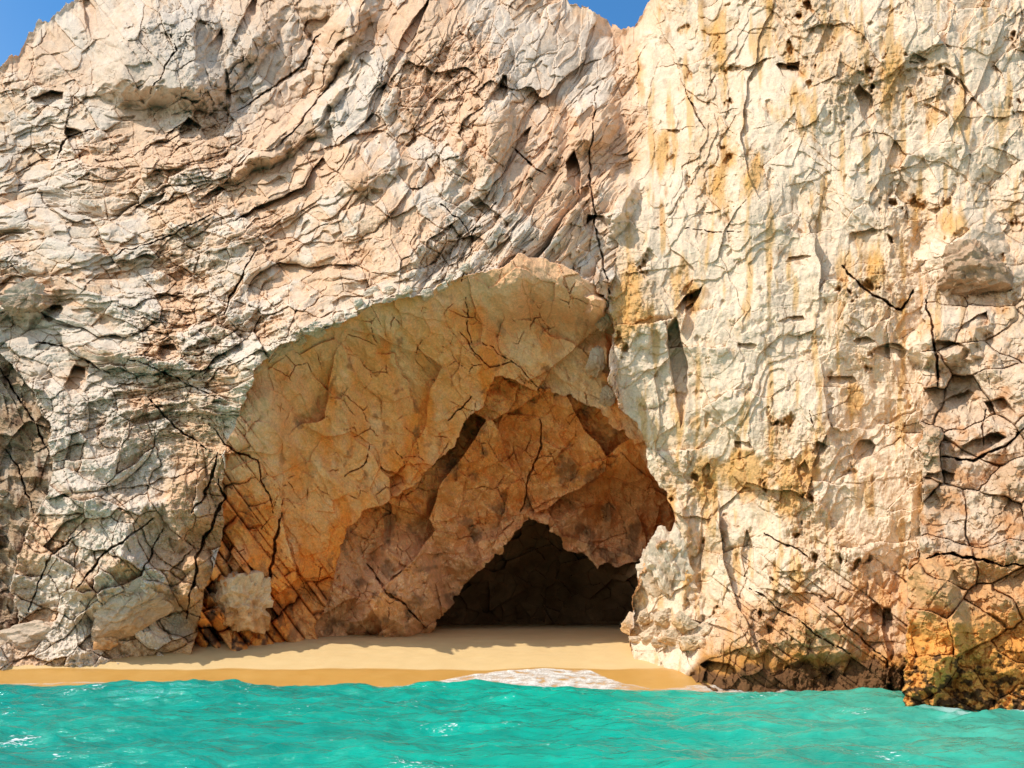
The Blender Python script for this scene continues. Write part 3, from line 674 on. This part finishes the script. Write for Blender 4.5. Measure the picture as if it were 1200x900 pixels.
fr = N(t, 'ShaderNodeMapRange'); fr.inputs['From Min'].default_value = .35; fr.inputs['From Max'].default_value = .6; fr.inputs['To Min'].default_value = .5; L(fn.outputs[0], fr.inputs['Value'])
fm = N(t, 'ShaderNodeMath', operation='MULTIPLY'); L(fd.outputs['Fac'], fm.inputs[0]); L(fr.outputs[0], fm.inputs[1]); L(fm.outputs[0], b.inputs['Alpha'])
tag(mesh_obj('wave_foam', np.stack([X, Y, zf], -1)[used], re_[qf], [m], attrs={'cover': dens[used]}, smooth=True), kind='stuff')

# ================================================================ separate rocks
def rock_mesh(name, seed, size, sub=4, cuts=18, rough=.13, base=(.70, .59, .47), low=(.68, .45, .26), lowz=-.2, mat=None):
    r = np.random.RandomState(seed)
    bm = bmesh.new(); bmesh.ops.create_icosphere(bm, subdivisions=sub, radius=1.0)
    co = np.array([v.co[:] for v in bm.verts]); fc = np.array([[v.index for v in f.verts] for f in bm.faces]); bm.free()
    nrm = r.normal(size=(cuts, 3)); nrm /= np.linalg.norm(nrm, axis=1)[:, None]
    nrm = np.vstack([nrm, np.eye(3), -np.eye(3)]); dd = r.uniform(.62, 1.0, len(nrm))
    dot = co @ nrm.T
    rad = np.where(dot > .05, dd / np.maximum(dot, .05), 9).min(1)
    rad = np.minimum(rad, 1.35)
    n = fbm(co[:, 0] * 2.2 + co[:, 2] * 1.3 + seed, co[:, 1] * 2.2 - co[:, 2] * 1.1, 1300 + seed, 5, .6)
    st, _, _ = facets(co[:, 0] * 3 + co[:, 1] * 2 + seed, co[:, 2] * 4 + co[:, 1], 1400 + seed, .10, .12)
    co = co * (rad + rough * n + st * rough * 13 + .05 * fbm(co[:, 0] * 9 + co[:, 2] * 4, co[:, 1] * 9 - co[:, 2] * 7, 1500 + seed, 4, .6))[:, None] * np.array(size)
    zz = co[:, 2] / size[2]
    c = mixc(np.tile(np.array(low, float), (len(co), 1)), np.array(base, float), sst(lowz - .4, lowz + .5, zz + .8 * n))
    return mesh_obj(name, co, fc, [mat or M_ROCK], cols=np.clip(c * (.9 + .25 * n)[:, None] * np.array([1.02, .92, .82]), .01, .92))
PX = 1 / F
def place(name, seed, u, v, w, h, dep=None, out=.25, ang=0, label=None, cat='rock', group=None, **kw):
    """a rock of w x h picture pixels lying against the cliff face there"""
    d = (dep if dep is not None else cliff_depth(u, v)) + .15 + (.35 if w > 80 else 0) - (out - .15) * .4 * w * PX * 46
    sw, sh_ = w * PX * d / 2, h * PX * d / 2
    o = rock_mesh(name, seed, (sw, min(sw, sh_) * .9 + .1, sh_), **kw)
    p = point([u], [v], [d])[0]; o.location = p.tolist(); o.rotation_euler = (0, math.radians(ang), 0)
    tag(o, label, cat, group); return o
GREY = dict(base=(.70, .57, .45), low=(.62, .44, .30)); PALE = dict(base=(.76, .66, .53), low=(.70, .50, .32)); ORN = dict(base=(.82, .60, .40), low=(.74, .40, .17))
place('boulder', 1, 30, 352, 58, 40, ang=-20, sub=5, label='rounded grey boulder jutting from the slope high at the left edge', **GREY)
place('boulder', 2, 42, 752, 120, 52, sub=5, out=.1, ang=-8, label='low flat grey-tan rock on the sand at the far left corner', **GREY)
place('boulder', 3, 150, 712, 110, 60, ang=-28, sub=5, label='long grey slab leaning down to the left above the sand', **GREY)
place('boulder', 5, 282, 705, 84, 84, ang=10, sub=5, label='bulky orange-based rock with jagged white crown at the left mouth of the cave', rough=.14, **ORN)
place('boulder', 6, 122, 748, 38, 26, sub=4, label='small tan boulder on the sand under the leaning grey slab', **ORN)
place('boulder', 7, 700, 424, 26, 46, ang=12, sub=4, out=.5, label='white wedge of rock between the shaded recess and the bright wall', **PALE)
place('boulder', 8, 706, 374, 24, 34, ang=-10, sub=4, out=.5, label='white block just above the white wedge beside the shaded recess', **PALE)
place('boulder', 9, 712, 466, 26, 28, ang=20, sub=4, out=.4, label='small cream block just below the white wedge beside the shaded recess', **PALE)
place('boulder', 12, 1138, 316, 90, 84, ang=10, sub=5, out=.2, label='large smooth brown boulder in the wall near the right edge', base=(.58, .42, .29), low=(.50, .34, .22))
place('boulder', 14, 782, 672, 66, 110, ang=-8, sub=5, out=.1, rough=.16, label='tall white crag at the right side of the dark cave mouth', **PALE)
rr_ = random.Random(8)
for k, (u, v, w, h) in enumerate([(722,742,34,22),(745,736,36,30),(768,744,34,26),(790,748,36,24),(758,722,26,22),(778,724,30,22),(800,730,30,24),(735,728,20,16),(712,747,18,10),(812,752,32,20),(748,750,22,12),(774,754,22,12),(826,742,28,22)]):
    place('rubble_rock', 30 + k, u, v, w, h, ang=rr_.uniform(-35, 35), out=.35, cuts=10, label='broken tan rock in the rubble pile at the right of the cave mouth', group='rubble at the right of the cave mouth', base=(.74, .60, .44), low=(.68, .44, .22))
bro = [(300,440),(318,422),(332,410),(350,402),(372,392),(390,380),(404,372),(420,362),(438,352),(455,346),(478,348),(498,346),(516,338),(532,330),(548,322),(566,318)]
for k, (u, v) in enumerate(bro):
    w = rr_.uniform(16, 27)
    place('brow_rock', 60 + k, u + rr_.uniform(-3, 3), v - 4 + rr_.uniform(-3, 3), w, w * rr_.uniform(.6, .85), ang=rr_.uniform(-45, -15), out=.25, cuts=9, sub=4,
          label='small white weathered rock in the row along the brow of the shaded recess', group='white rocks along the brow of the recess', base=(.78, .70, .58), low=(.72, .56, .38))
